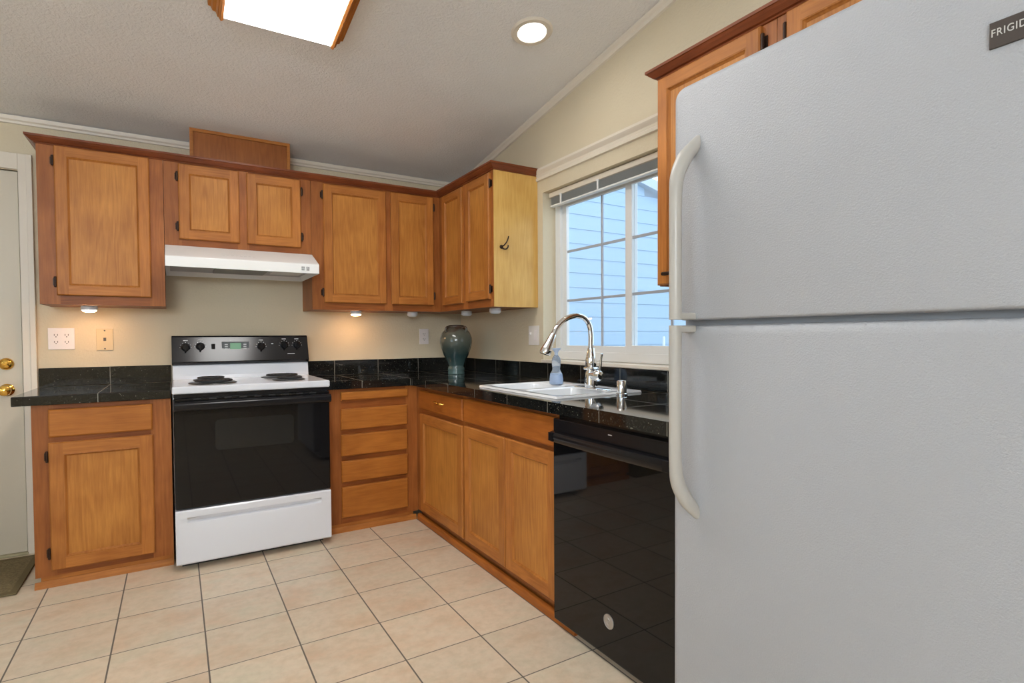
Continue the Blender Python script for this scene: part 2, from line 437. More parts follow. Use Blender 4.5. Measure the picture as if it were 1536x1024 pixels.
# ------------------------------------------------------------------ room shell
XL, YF, RIDGE = -5.0, -7.4, -4.0
Z0, SL = 2.37, 0.15
def cz(y): return Z0 - SL*y if y > RIDGE else Z0 - SL*RIDGE + SL*(y-RIDGE)
struct('floor', box(XL-.1, 0.15, YF-.1, 0.12, -0.08, 0.0), M_floor)
cb = bmesh.new()
pl = [(0.15, cz(0.15)), (RIDGE, cz(RIDGE)), (YF-.1, cz(YF-.1)), (YF-.1, cz(YF-.1)+.1), (RIDGE, cz(RIDGE)+.1), (0.15, cz(0.15)+.1)]
struct('ceiling', prism(pl, 'x', XL-.1, 0.15), M_ceil)
# back wall with the doorway on the left
DX0, DX1, DZ = -3.56, -2.634, 2.08
wb = bmesh.new()
add_box(wb, XL, DX0, 0, 0.12, 0, 2.42); add_box(wb, DX0, DX1, 0, 0.12, DZ, 2.42); add_box(wb, DX1, 0.0, 0, 0.12, 0, 2.42)
struct('wall_back', wb, M_wall)
# right wall (gable) with the window hole
WY0, WY1, WZ0, WZ1 = -1.144, -2.36, 1.028, 2.047
wr = bmesh.new()
def gable(bm, x0, x1, ya, yb, z0):
    pts = [(ya, z0), (ya, cz(ya)+.03)] + ([(RIDGE, cz(RIDGE)+.03)] if ya > RIDGE > yb else []) + [(yb, cz(yb)+.03), (yb, z0)]
    add_loops(bm, [[(x0, p[0], p[1]) for p in pts], [(x1, p[0], p[1]) for p in pts]], True, True)
gable(wr, 0, 0.15, 0.12, WY0, 0); gable(wr, 0, 0.15, WY0, WY1, WZ1); gable(wr, 0, 0.15, WY1, YF, 0)
add_box(wr, 0, 0.15, WY0, WY1, 0, WZ0)
struct('wall_right', wr, M_wall)
# left wall and the wall behind the camera, each with an opening added for fill light
wl = bmesh.new()
gable(wl, XL-.1, XL, 0.12, -2.45, 0); gable(wl, XL-.1, XL, -2.45, -4.75, 2.25); gable(wl, XL-.1, XL, -4.75, YF, 0); add_box(wl, XL-.1, XL, -2.45, -4.75, 0, 0.45)
struct('wall_left', wl, M_wall)
wf = bmesh.new(); zt = cz(YF)+.04
add_box(wf, XL, -4.62, YF-.1, YF, 0, zt); add_box(wf, -4.62, -2.58, YF-.1, YF, 0, 1.6); add_box(wf, -4.62, -2.58, YF-.1, YF, 2.34, zt); add_box(wf, -2.58, 0, YF-.1, YF, 0, zt)
struct('wall_front', wf, M_wall)
def ring_bm(mapf, a0, a1, b0, b1, wdt, d0, d1):
    bm = bmesh.new()
    o_ = [(a0, b0), (a1, b0), (a1, b1), (a0, b1)]; i_ = [(a0+wdt, b0+wdt), (a1-wdt, b0+wdt), (a1-wdt, b1-wdt), (a0+wdt, b1-wdt)]
    vs = add_loops(bm, [[mapf(a, b, d0) for a, b in o_], [mapf(a, b, d1) for a, b in o_], [mapf(a, b, d1) for a, b in i_], [mapf(a, b, d0) for a, b in i_]])
    for k in range(4):
        bm.faces.new((vs[3][k], vs[3][(k+1) % 4], vs[0][(k+1) % 4], vs[0][k]))
    return bm
w2 = obj('added_window_2', ring_bm(lambda a, b, d: (d, a, b), -4.75, -2.45, 0.45, 2.25, 0.07, XL-.09, XL-.03), M_vinyl); w2['kind'] = 'structure'  # unseen window, added around the left fill light
obj('glass_pane', box(XL-.062, XL-.058, -4.68, -2.52, 0.52, 2.18), M_glass, w2)
w3 = obj('added_window_3', ring_bm(lambda a, b, d: (a, d, b), -4.62, -2.58, 1.6, 2.34, 0.06, YF-.09, YF-.03), M_vinyl); w3['kind'] = 'structure'  # unseen high window, added around the front fill light
obj('glass_pane', box(-4.56, -2.64, YF-.062, YF-.058, 1.66, 2.28), M_glass, w3)

# ceiling trim: along the back wall and up the rake of the right wall
tr = [(0, 2.325), (0.009, 2.328), (0.011, 2.338), (0.018, 2.346), (0.02, 2.366), (0, 2.369)]
struct('trim_1', sweep([(XL, 0), (0, 0)], [(o, z) for o, z in tr]), M_trim)
rk = bmesh.new()
lo = []
for y in (0.0, RIDGE):
    z = cz(y); lo.append([(0, y, z-.04), (-.012, y, z-.037), (-.016, y, z-.022), (-.026, y, z-.012), (-.03, y, z-.002), (0, y, z)])
add_loops(rk, lo, True, True); struct('trim_2', rk, M_trim)
# moulded header over the kitchen window
hd = [(0, 2.123), (0.014, 2.125), (0.016, 2.14), (0.010, 2.145), (0.014, 2.158), (0.026, 2.172), (0.03, 2.178), (0.03, 2.19), (0, 2.192)]
struct('trim_3', sweep([(0, -1.093), (0, -2.39)], hd), M_trim, smooth=False)

# kitchen window: vinyl frame, two sashes, grids, glass, sill
win = thing('window_1', '', '', (0.1, -1.75, WZ0)); del win['label']; del win['category']; win['kind'] = 'structure'
yz = lambda a, b, d: (d, a, b)
obj('window_frame', ring_bm(yz, WY1+.002, WY0-.002, WZ0+.002, WZ1-.002, 0.05, 0.092, 0.148), M_vinyl, win, 0.003)
def sash(y0, y1, x0, x1, wdt, name, cols, rows):
    s = obj(name, ring_bm(yz, y0, y1, WZ0+.045, WZ1-.045, wdt, x0, x1), M_vinyl, win, 0.003)
    gz0, gz1, ga, gb = WZ0+.045+wdt, WZ1-.045-wdt, y0+wdt, y1-wdt; xm = (x0+x1)/2
    obj('glass_pane', box(xm-.002, xm+.002, ga-.005, gb+.005, gz0-.005, gz1+.005), M_glass, s)
    g = bmesh.new()
    for y in cols: add_box(g, xm-.005, xm+.005, y-.006, y+.006, gz0, gz1)
    for z in rows: add_box(g, xm-.004, xm+.004, ga, gb, z-.007, z+.007)
    obj('muntin_grid', g, mat_m, s)
mat_m = mat('pale_muntin', srgb(176, 180, 188), 0.4)
sash(-1.815, WY0-.045, 0.112, 0.136, 0.042, 'window_sash', [-1.55], [1.686, 1.388])
sash(WY1+.045, -1.765, 0.094, 0.112, 0.048, 'sliding_sash', [-2.08], [1.68, 1.388])
obj('window_sill', box(-0.014, 0.095, WY1+.002, WY0+.01, WZ0-.018, WZ0+.001), M_trim, win, 0.004)

# room door with casing
door = thing('door_1', '', '', (-3.1, 0.02, 0)); del door['label']; del door['category']; door['kind'] = 'structure'
obj('door_slab', box(DX0+.006, DX1-.007, 0.004, 0.045, 0.012, DZ-.006), M_door, door, 0.002)
cs = bmesh.new()
add_box(cs, DX1-.003, DX1+.056, -.016, 0, 0, 2.168); add_box(cs, DX0-.056, DX0+.003, -.016, 0, 0, 2.168); add_box(cs, DX0+.003, DX1-.003, -.016, 0, DZ+.003, 2.168)
add_box(cs, DX1+.030, DX1+.056, -.021, -.016, 0, 2.168)
obj('door_casing', cs, M_trim, door, 0.004)
jb = bmesh.new(); add_box(jb, DX1-.002, DX1+.001, 0, .118, 0, DZ); add_box(jb, DX0-.001, DX0+.002, 0, .118, 0, DZ); add_box(jb, DX0, DX1, .05, .118, 0, DZ)
obj('door_jamb', jb, M_dark, door)  # near-black colour stands for the shade in the gap round the slab
obj('threshold', box(DX0, DX1, -.02, .05, 0.0, .014), mat('olive_threshold', srgb(176, 166, 130), 0.5), door, 0.003)
db = lathe([(0.0, 0), (0.032, 0), (0.032, -.008), (0.026, -.018), (0.02, -.022), (0.0, -.024)], (-2.708, 0.004, 1.04), 'y', 28)
dbo = obj('deadbolt', db, M_brass, door, smooth=True)
obj('thumb_turn', box(-2.722, -2.694, -.036, -.018, 1.034, 1.046), M_brass, dbo, 0.003)
kn = lathe([(0.0, 0), (0.033, 0), (0.033, -.006), (0.026, -.012), (0.013, -.016), (0.012, -.034), (0.024, -.04), (0.029, -.052), (0.026, -.064), (0.014, -.07), (0.0, -.071)], (-2.708, 0.004, 0.9), 'y', 28)
obj('door_knob', kn, M_brass, door, smooth=True)

# ------------------------------------------------------------------ outdoors seen through the window
struct('ground', box(0.16, 12, -6, 9, -0.12, -0.02), M_ground)
hs = thing('neighboring_house', 'pale blue house wall with lap siding outside the kitchen window', 'house', (5.0, 2.05, 0))
sd = bmesh.new(); k = 0; z = 0.25; EXP = 0.198
roof_z = lambda x: 3.47 - 0.24*(x-4.03)
while z < 3.4:
    xe = min(11.0, 4.03 + (3.47-.06-z-EXP)/0.24)
    add_loops(sd, [[(x, 2.0, z), (x, 2.009, z+EXP+.003), (x, 2.06, z+EXP+.003), (x, 2.06, z)] for x in (0.6, xe)], True, True); z += EXP
obj('siding_wall', sd, M_siding, hs)
obj('foundation', box(0.6, 11, 2.02, 2.3, -0.03, 0.25), M_ground, hs)
# sloping eave over the upper right of the wall
ev = bmesh.new()
add_loops(ev, [[(x, y, roof_z(x)-dz) for y, dz in ((1.9, .14), (2.4, .14), (2.4, 0), (1.9, 0))] for x in (1.0, 11.0)], True, True)
obj('eave', ev, M_fascia, hs)
tag(obj('vent_pipe', lathe([(0, 0), (0.02, 0), (0.02, 1.16), (0.014, 1.18), (0, 1.18)], (4.1, 1.72, -.02), 'z', 16), M_pvc, smooth=True), 'thin white pipe standing outside in front of the blue siding', 'pipe')

# ------------------------------------------------------------------ cabinets
def BK(a, d, z): return (a, -d, z)          # along the back wall: a = x
def RT(a, d, z): return (-d, a, z)          # along the right wall: a = y
def pbox(bm, P, a0, a1, d0, d1, z0, z1, mi=0):
    p, q = P(a0, d0, z0), P(a1, d1, z1)
    return add_box(bm, p[0], q[0], p[1], q[1], p[2], q[2], mi)
def hax(P): return 'x' if P is BK else 'y'
def panel_door(P, parent, a0, a1, z0, z1, d, hinge=None, knob=None, name='door', stile=0.052, hz=None):
    """framed door: butt-jointed stiles and rails, a sloped inner bead, flat recessed panel"""
    a0, a1 = min(a0, a1), max(a0, a1)
    bm = bmesh.new(); T = 0.019
    def piece(pa0, pa1, pz0, pz1, mi, edges):
        # box with the outer face edges eased (edges: which sides are door edges)
        e = 0.005
        l, r, b, t = [(e if s in edges else 0.0) for s in 'lrbt']
        lo1 = [P(pa0, d, pz0), P(pa1, d, pz0), P(pa1, d, pz1), P(pa0, d, pz1)]
        lo2 = [P(pa0, d+T-e, pz0), P(pa1, d+T-e, pz0), P(pa1, d+T-e, pz1), P(pa0, d+T-e, pz1)]
        lo3 = [P(pa0+l, d+T, pz0+b), P(pa1-r, d+T, pz0+b), P(pa1-r, d+T, pz1-t), P(pa0+l, d+T, pz1-t)]
        add_loops(bm, [lo1, lo2, lo3], True, True, mi=mi)
    S = stile
    piece(a0, a0+S, z0, z1, 0, 'lbt'); piece(a1-S, a1, z0, z1, 0, 'rbt')
    piece(a0+S, a1-S, z1-S, z1, 1, 't'); piece(a0+S, a1-S, z0, z0+S, 1, 'b')
    o = obj(name, bm, [W['frame', 'z'], W['frame', hax(P)]], parent)
    bd = bmesh.new()
    ia0, ia1, iz0, iz1 = a0+S, a1-S, z0+S, z1-S
    def lp(i, dd): return [P(ia0+i, dd, iz0+i), P(ia1-i, dd, iz0+i), P(ia1-i, dd, iz1-i), P(ia0+i, dd, iz1-i)]
    add_loops(bd, [lp(0, d+T-.001), lp(.004, d+T-.0005), lp(.007, d+T-.005), lp(.012, d+T-.009), lp(.013, d+.006)])
    obj('molding_bead', bd, W['frame', 'z'], o)
    pb = bmesh.new(); pbox(pb, P, ia0+.003, ia1-.003, d+.002, d+T-.010, iz0+.003, iz1-.003)
    obj('door_panel', pb, W['panel', 'z'], o)
    if hinge:
        ha = a0 if hinge == 'l' else a1; sg = -1 if hinge == 'l' else 1
        for hz_ in (hz or (z0+.068, z1-.075)):
            hb = bmesh.new()
            add_tube(hb, [P(ha+sg*.006, d+.012, hz_-.027), P(ha+sg*.006, d+.012, hz_-.024), P(ha+sg*.006, d+.012, hz_+.024), P(ha+sg*.006, d+.012, hz_+.027)], [.003, .006, .006, .003], 10)
            pbox(hb, P, ha+sg*.001, ha+sg*.017, d, d+.004, hz_-.018, hz_+.018)
            obj('hinge', hb, M_bronze, o, smooth=True)['label'] = 'dark bronze hinge'
    return o
def slab_drawer(P, parent, a0, a1, z0, z1, d, name='drawer'):
    a0, a1 = min(a0, a1), max(a0, a1); T, e = 0.019, 0.007
    bm = bmesh.new()
    def lp(i, dd): return [P(a0+i, dd, z0+i), P(a1-i, dd, z0+i), P(a1-i, dd, z1-i), P(a0+i, dd, z1-i)]
    add_loops(bm, [lp(0, d), lp(0, d+T-.008), lp(.002, d+T-.004), lp(e, d+T)], True, True)
    return obj(name, bm, W['front', hax(P)], parent)
def face_frame(P, parent, a0, a1, z0, z1, d, stiles, rails):
    """boards 8 mm proud of the carcass: stiles = [(a0,a1)], rails = [(a0,a1,z0,z1)]"""
    bm = bmesh.new(); T = 0.012
    for s0, s1 in stiles: pbox(bm, P, s0, s1, d-T, d, z0, z1, 0)
    for r0, r1, q0, q1 in rails: pbox(bm, P, r0, r1, d-T, d-.0004, q0, q1, 1)
    return obj('face_frame', bm, [W['body'], W['rail', hax(P)]], parent)
def carcass(P, parent, a0, a1, z0, z1, d, back=0.0):
    bm = bmesh.new(); pbox(bm, P, a0, a1, back, d-.012, z0, z1); return obj('carcass', bm, W['body'], parent)

CT, CB = 0.909, 0.864       # countertop top and underside
DB, DR = 0.590, 0.609       # base face frames: back run, right run
UB, UR = 0.308, 0.314       # upper face frames
# left base cabinet
c = thing('base_cabinet', 'wooden base cabinet with one drawer and one door, left of the stove', 'cabinet', (-2.233, -.3, 0))
carcass(BK, c, -2.51, -1.957, 0.05, CB-.002, DB, 0.002)
face_frame(BK, c, -2.51, -1.957, 0.05, CB-.002, DB, [(-2.51, -2.43), (-2.045, -1.957)], [(-2.43, -2.045, .84, CB-.002), (-2.43, -2.045, .675, .72), (-2.43, -2.045, .05, .09)])
obj('toe_board', box(-2.49, -1.957, -DB+.004, -.002, 0, .05), W['frame', 'x'], c)
obj('shoe_molding', prism([(-DB+.004, 0), (-DB-.014, 0), (-DB-.012, .012), (-DB, .03), (-DB+.004, .03)], 'x', -2.512, -1.957), W['frame', 'x'], c)
slab_drawer(BK, c, -2.447, -2.037, .709, .841, DB)
panel_door(BK, c, -2.449, -2.037, .080, .684, DB, 'l', hz=(.16, .619), stile=.055)
# drawer base
c = thing('base_cabinet', 'narrow wooden base cabinet with a stack of four drawers, right of the stove', 'cabinet', (-.9, -.3, 0))
carcass(BK, c, -1.187, -.64, 0.05, CB-.002, DB, 0.002)
face_frame(BK, c, -1.187, -DR, 0.05, CB-.002, DB, [(-1.187, -1.09), (-.685, -DR)], [(-1.09, -.685, .735, CB-.002), (-1.09, -.685, .58, .625), (-1.09, -.685, .42, .465), (-1.09, -.685, .265, .31), (-1.09, -.685, .05, .095)])
obj('toe_board', box(-1.187, -.64, -DB+.004, -.002, 0, .05), W['frame', 'x'], c)
obj('shoe_molding', prism([(-DB+.004, 0), (-DB-.014, 0), (-DB-.012, .012), (-DB, .03), (-DB+.004, .03)], 'x', -1.187, -.622), W['frame', 'x'], c)
fp = slab_drawer(BK, c, -1.095, -.674, .794, .845, DB, 'false_front')
for q0, q1 in ((.617, .743), (.458, .588), (.301, .428), (.087, .273)): slab_drawer(BK, c, -1.096, -.678, q0, q1, DB)
# corner base with small drawer
c = thing('base_cabinet', 'wooden corner base cabinet with a brass-handled drawer over one door', 'cabinet', (-.3, -.95, 0))
carcass(RT, c, -1.288, -DB-.002, 0.06, CB-.002, DR, 0.002)
face_frame(RT, c, -1.288, -DB-.001, 0.06, CB-.002, DR, [(-.69, -DB-.001), (-1.288, -1.265)], [(-1.265, -.69, .83, CB-.002), (-1.265, -.69, .68, .73), (-1.265, -.69, .06, .10)])
obj('toe_board', box(-DR+.02, -.02, -1.288, -.61, 0, .06), W['body'], c)
d_ = slab_drawer(RT, c, -1.278, -.672, .72, .838, DR)
panel_door(RT, c, -1.276, -.680, .083, .692, DR)
pm = bmesh.new()
add_tube(pm, smooth_path([(-.626, -.93, .787), (-.646, -.945, .79), (-.65, -.985, .788), (-.646, -1.025, .786), (-.626, -1.04, .783)], 6), .0065, 10)
obj('drawer_pull', pm, M_brass, d_, smooth=True)['label'] = 'small brass bar pull'
# sink base
c = thing('base_cabinet', 'wooden sink base cabinet with a wide false front over two doors', 'cabinet', (-.3, -1.71, 0))
carcass(RT, c, -2.132, -1.290, 0.06, .70, DR, 0.002)
face_frame(RT, c, -2.132, -1.290, 0.06, CB-.002, DR, [(-1.315, -1.290), (-2.132, -2.11)], [(-2.11, -1.315, .83, CB-.002), (-2.11, -1.315, .68, .735), (-2.11, -1.315, .06, .10)])
obj('toe_board', box(-DR+.02, -.02, -2.132, -1.290, 0, .06), W['body'], c)
slab_drawer(RT, c, -2.131, -1.301, .719, .844, DR, 'false_front')
panel_door(RT, c, -1.7235, -1.303, .084, .698, DR); panel_door(RT, c, -2.131, -1.7305, .084, .698, DR)
tag(obj('shoe_molding', prism([(-DR+.006, 0), (-DR-.012, 0), (-DR-.012, .025), (-DR-.008, .036), (-DR+.006, .04)], 'y', -2.244, -.612), W['front', 'y']), 'long wooden shoe moulding on the floor below the sink cabinets', 'molding')

# wall cabinets
Z1u, Z0u = 2.172, 1.350
def wall_cab(label, P, a0, a1, z0, z1, d, stiles, doors, loc, side=None, body=None):
    c = thing('wall_cabinet', label, 'cabinet', loc, 'upper cabinets')
    a0, a1 = min(a0, a1), max(a0, a1)
    bm = bmesh.new(); pbox(bm, P, a0, a1, 0.001, d-.012, z0, z1); obj('carcass', bm, W['body'], c)
    rails = [(a0, a1, z0, z0+.045), (a0, a1, z1-.04, z1)]
    face_frame(P, c, a0, a1, z0, z1, d, [(min(s), max(s)) for s in stiles], rails)
    for q0, q1, h, hz, b0, b1 in doors: panel_door(P, c, q0, q1, b0, b1, d, h, hz=hz, stile=.048)
    return c
wall_cab('tall single-door wooden wall cabinet next to the room door, left of the range hood', BK, -2.513, -1.974, Z0u, Z1u, UB, [(-2.513, -2.43), (-2.045, -1.974)],
         [(-2.442, -2.038, 'l', (1.464, 2.079), 1.397, 2.155)], (-2.24, -.15, Z0u))
wall_cab('short two-door wooden wall cabinet directly above the range hood', BK, -1.972, -1.191, 1.690, Z1u, UB, [(-1.972, -1.89), (-1.605, -1.545), (-1.26, -1.191)],
         [(-1.902, -1.596, 'l', (1.80, 2.078), 1.730, 2.149), (-1.556, -1.253, 'r', (1.797, 2.077), 1.730, 2.146)], (-1.58, -.15, 1.69))
wall_cab('two-door wooden wall cabinet right of the range hood, reaching into the corner', BK, -1.189, -.001, Z0u, Z1u, UB, [(-1.189, -1.11), (-.72, -.665), (-.375, -.314)],
         [(-1.117, -.7095, 'l', (1.459, 2.076), 1.395, 2.145), (-.675, -.367, 'r', (1.46, 2.08), 1.394, 2.149)], (-.6, -.15, Z0u))
c = wall_cab('two-door wooden wall cabinet beside the window with a pale end panel', RT, -1.084, -UB-.001, Z0u, Z1u, UR, [(-.39, -UB-.001), (-.75, -.685), (-1.084, -1.045)],
         [(-.693, -.385, None, None, 1.390, 2.145), (-1.056, -.745, 'r' if False else 'l', (1.455, 2.08), 1.396, 2.145)], (-.15, -.7, Z0u))
obj('end_panel', box(-UR+.001, -.001, -1.089, -1.084, Z0u, Z1u), W['end'], c)['label'] = 'pale yellow end panel'
c = wall_cab('wooden wall cabinet mostly hidden behind the refrigerator, right of the window', RT, -2.88, -2.395, 1.363, Z1u, UR, [(-2.44, -2.395), (-2.88, -2.80)],
         [(-2.833, -2.397, 'l', (1.46, 2.10), 1.366, 2.152)], (-.15, -2.64, 1.363))
dk = bmesh.new()
add_tube(dk, [(-.334, -2.442, 1.405), (-.352, -2.444, 1.405), (-.352, -2.50, 1.405), (-.334, -2.502, 1.405)], [.005, .007, .007, .005], 10)
door_f = [o for o in c.children if o.name.startswith('door')][0]
obj('door_pull', dk, M_bronze, door_f, smooth=True)['label'] = 'dark bronze pull'
wall_cab('wooden wall cabinet above the refrigerator, only a corner in view', RT, -3.75, -2.882, 1.86, Z1u, UR, [(-2.93, -2.882), (-3.75, -3.70), (-3.34, -3.29)],
         [(-3.30, -2.920, 'r', (1.95, 2.098), 1.885, 2.152), (-3.71, -3.325, None, None, 1.885, 2.152)], (-.15, -3.3, 1.86))
# crown moulding
cr = [(0.0005, 2.156), (.006, 2.157), (.008, 2.162), (.016, 2.164), (.030, 2.176), (.036, 2.183), (.040, 2.184), (.040, 2.194), (0.0005, 2.194)]
path = [(-2.513, -.001), (-2.513, -UB), (-UR, -UB), (-UR, -1.089), (-.001, -1.089)]
# outward normal of this path must point into the room: walk it so that the right-hand side is the room
cm = sweep(path, cr)
tag(obj('crown_molding', cm, W['red', 'x']), 'reddish-brown crown moulding along the tops of the corner wall cabinets', 'molding')
cm = sweep([(-.001, -2.394), (-UR, -2.394), (-UR, -3.75)], cr)
bmesh.ops.recalc_face_normals(cm, faces=cm.faces)
tag(obj('crown_molding', cm, W['red', 'y']), 'reddish-brown crown moulding on the cabinet behind the refrigerator', 'molding')
# boxed duct cover on top of the hood cabinet
t = thing('duct_cover', 'boxed wooden duct cover on top of the cabinets under the sloped ceiling', 'duct cover', (-1.56, -.1, 2.196))
zt_ = cz(-.2)-.002
bm = bmesh.new(); add_loops(bm, [[(x, -.001, 2.196), (x, -.19, 2.196), (x, -.19, cz(-.19)-.003), (x, -.001, cz(0)-.003)] for x in (-1.836, -1.294)], True, True)
obj('box', bm, W['body'], t)
fm = ring_bm(lambda a, b, d: (a, -d, b), -1.840, -1.290, 2.196, cz(-.2)-.001, .018, .19, .200)
obj('front_molding', fm, W['frame', 'x'], t)

# ------------------------------------------------------------------ countertops, backsplashes
YC, XC = 0.618, 0.655
ct = bmesh.new(); add_box(ct, -2.575, -1.955, -YC, -.011, CB, CT)
tag(obj('countertop', ct, G_left, bevel=.004), 'short polished black granite countertop left of the stove', 'countertop')
ct = bmesh.new()
SX0, SX1, SY0, SY1 = -.545, -.125, -2.045, -1.42      # cut-out for the sink
YE = -2.80
for q in ((-1.186, -.011, -YC, -.011), (-XC, -.011, SY1, -YC), (-XC, SX0, SY0, SY1), (SX1, -.011, SY0, SY1), (-XC, -.011, YE, SY0)):
    add_box(ct, q[0], q[1], q[2], q[3], CB, CT)
bmesh.ops.remove_doubles(ct, verts=ct.verts, dist=.0001)
# use one material per run: faces of the back run (x < -XC) take the back pattern
for f in ct.faces:
    f.material_index = 0 if f.calc_center_median().x < -XC - .001 else 1
o = obj('countertop', ct, [G_back, G_right]); tag(o, 'long L-shaped polished black granite countertop around the sink', 'countertop')
bs = box(-2.573, -1.957, -.011, -.0005, CT+.0005, 1.012)
tag(obj('backsplash', bs, GB_left, bevel=.0015), 'black granite tile backsplash on the wall left of the stove', 'backsplash')
bs = box(-1.187, -.012, -.011, -.0005, CT+.0005, 1.012)
tag(obj('backsplash', bs, GB_back, bevel=.0015), 'black granite tile backsplash behind the vase, right of the stove', 'backsplash')
bs = box(-.011, -.0005, YE, -.0005, CT+.0005, 1.009)
tag(obj('backsplash', bs, GB_right, bevel=.0015), 'black granite tile backsplash along the window wall behind the sink', 'backsplash')
tag(obj('end_panel', box(-.60, -.02, -2.80, -2.775, 0, CB-.001), W['body']), 'wooden end panel closing the counter run beside the refrigerator', 'panel')

# ------------------------------------------------------------------ sink, faucet, bits on the sink
t = thing('kitchen_sink', 'white drop-in double bowl sink set in the black counter under the window', 'sink', (-.335, -1.74, CT))
zr = CT + .010
def rect_like(x0, x1, y0, y1, z, n=6):
    """rectangle sampled like rrect: corners repeated by even spacing along the edges"""
    r = 0.03; base = rrect(x0, x1, y0, y1, r, z, n)
    return base
sk = bmesh.new()
ox0, ox1, oy0, oy1, ym = -.575, -.095, -2.07, -1.39, -1.73
bowls = ((ox0+.035, -.235, ym+.02, oy1-.035), (ox0+.035, -.235, oy0+.035, ym-.02))
halves = ((ox0, ox1, ym, oy1), (ox0, ox1, oy0, ym))
for (bx0, bx1, by0, by1), (hx0, hx1, hy0, hy1) in zip(bowls, halves):
    n = 6
    inner = rrect(bx0, bx1, by0, by1, .06, zr, n)
    outer = rrect(hx0, hx1, hy0, hy1, .0005, zr, n)
    loops = [outer, rrect(bx0-.008, bx1+.008, by0-.008, by1+.008, .066, zr, n), rrect(bx0, bx1, by0, by1, .06, zr-.006, n),
             rrect(bx0+.012, bx1-.012, by0+.012, by1-.012, .055, zr-.12, n), rrect(bx0+.03, bx1-.03, by0+.03, by1-.03, .04, zr-.165, n), rrect(bx0+.08, bx1-.08, by0+.08, by1-.08, .03, zr-.172, n)]
    add_loops(sk, loops, False, True)
add_loops(sk, [rrect(ox0-.004, ox1+.004, oy0-.004, oy1+.004, .004, CT+.0006), rrect(ox0-.002, ox1+.002, oy0-.002, oy1+.002, .003, zr-.003), rrect(ox0, ox1, oy0, oy1, .0005, zr)])
so = obj('basin', sk, M_porc, t, smooth=True)
for by in (-1.56, -1.92):
    obj('drain', lathe([(0, 0), (.042, 0), (.04, .003), (.03, .001), (0, .001)], (-.38, by, zr-.172), 'z', 24), M_steel, t, smooth=True)

F = thing('faucet', 'chrome gooseneck pull-down faucet standing at the back of the white sink', 'faucet', (-.25, -1.9, zr))
ep = bmesh.new(); add_loops(ep, [rrect(-.280, -.220, -2.03, -1.79, .029, zr+h, 8) if i < 2 else rrect(-.276, -.224, -2.026, -1.794, .025, zr+h, 8) for i, h in enumerate((0.0005, .006, .009))], True, True)
obj('escutcheon', ep, M_chrome, F, smooth=True)
obj('faucet_body', lathe([(0, .008), (.030, .008), (.031, .03), (.027, .075), (.022, .10), (.026, .118), (.027, .135), (.022, .16), (.0175, .185), (.0165, .195), (0, .195)], (-.25, -1.9, zr), 'z', 28), M_chrome, F, smooth=True)
sp = smooth_path([(-.25, -1.9, zr+.165), (-.25, -1.9, zr+.20), (-.25, -1.9, zr+.26), (-.258, -1.898, zr+.305), (-.285, -1.893, zr+.338), (-.33, -1.885, zr+.348), (-.385, -1.876, zr+.330), (-.425, -1.870, zr+.295), (-.448, -1.867, zr+.255)], 7)
obj('spout', tube(sp, .0125, 18), M_chrome, F, smooth=True)
hp = [(-.445, -1.867, zr+.262), (-.453, -1.866, zr+.245), (-.463, -1.864, zr+.225), (-.478, -1.862, zr+.195), (-.488, -1.861, zr+.176), (-.490, -1.8605, zr+.170)]
obj('spray_head', tube(hp, [.0135, .017, .019, .025, .027, .023], 20), M_chrome, F, smooth=True)
obj('valve', lathe([(0, .02), (.022, .02), (.026, -.02), (.027, -.05), (.018, -.066), (0, -.068)], (-.25, -1.905, zr+.068), 'y', 22), M_chrome, F, smooth=True)
lv = smooth_path([(-.25, -1.955, zr+.082), (-.248, -1.965, zr+.11), (-.247, -1.97, zr+.15), (-.247, -1.975, zr+.17)], 6)
obj('lever', tube(lv, [.006]*len(lv), 12), M_chrome, F, smooth=True)
obj('spout_collar', lathe([(0, .094), (.036, .094), (.037, .100), (.030, .106), (0, .106)], (-.25, -1.9, zr), 'z', 28), M_chrome, F, smooth=True)
tag(obj('air_gap', lathe([(0, 0), (.026, 0), (.026, .006), (.022, .010), (.022, .058), (.019, .064), (0, .066)], (-.245, -2.105, CT+.0005), 'z', 28), M_chrome, smooth=True), 'short chrome cylinder cap on the counter right of the faucet', 'air gap')
t = thing('soap_bottle', 'clear pale blue soap bottle on the back of the sink, left of the faucet', 'bottle', (-.235, -1.60, zr))
obj('bottle', lathe([(0, .001), (.031, .001), (.036, .008), (.036, .03), (.031, .058), (.021, .075), (.020, .085), (.023, .105), (.024, .125), (.020, .14), (.012, .15), (.009, .156), (0, .156)], (-.235, -1.60, zr), 'z', 32), M_soap, t, smooth=True)
obj('flared_cap', lathe([(0, .154), (.009, .154), (.009, .166), (.014, .176), (.024, .186), (.025, .190), (0, .190)], (-.235, -1.60, zr), 'z', 28), M_cap, t, smooth=True)
obj('liquid', lathe([(0, .004), (.027, .004), (.033, .01), (.033, .03), (.028, .055), (0, .055)], (-.235, -1.60, zr), 'z', 24), mat('blue_soap_liquid', srgb(186, 208, 240), 0.2), t, smooth=True)

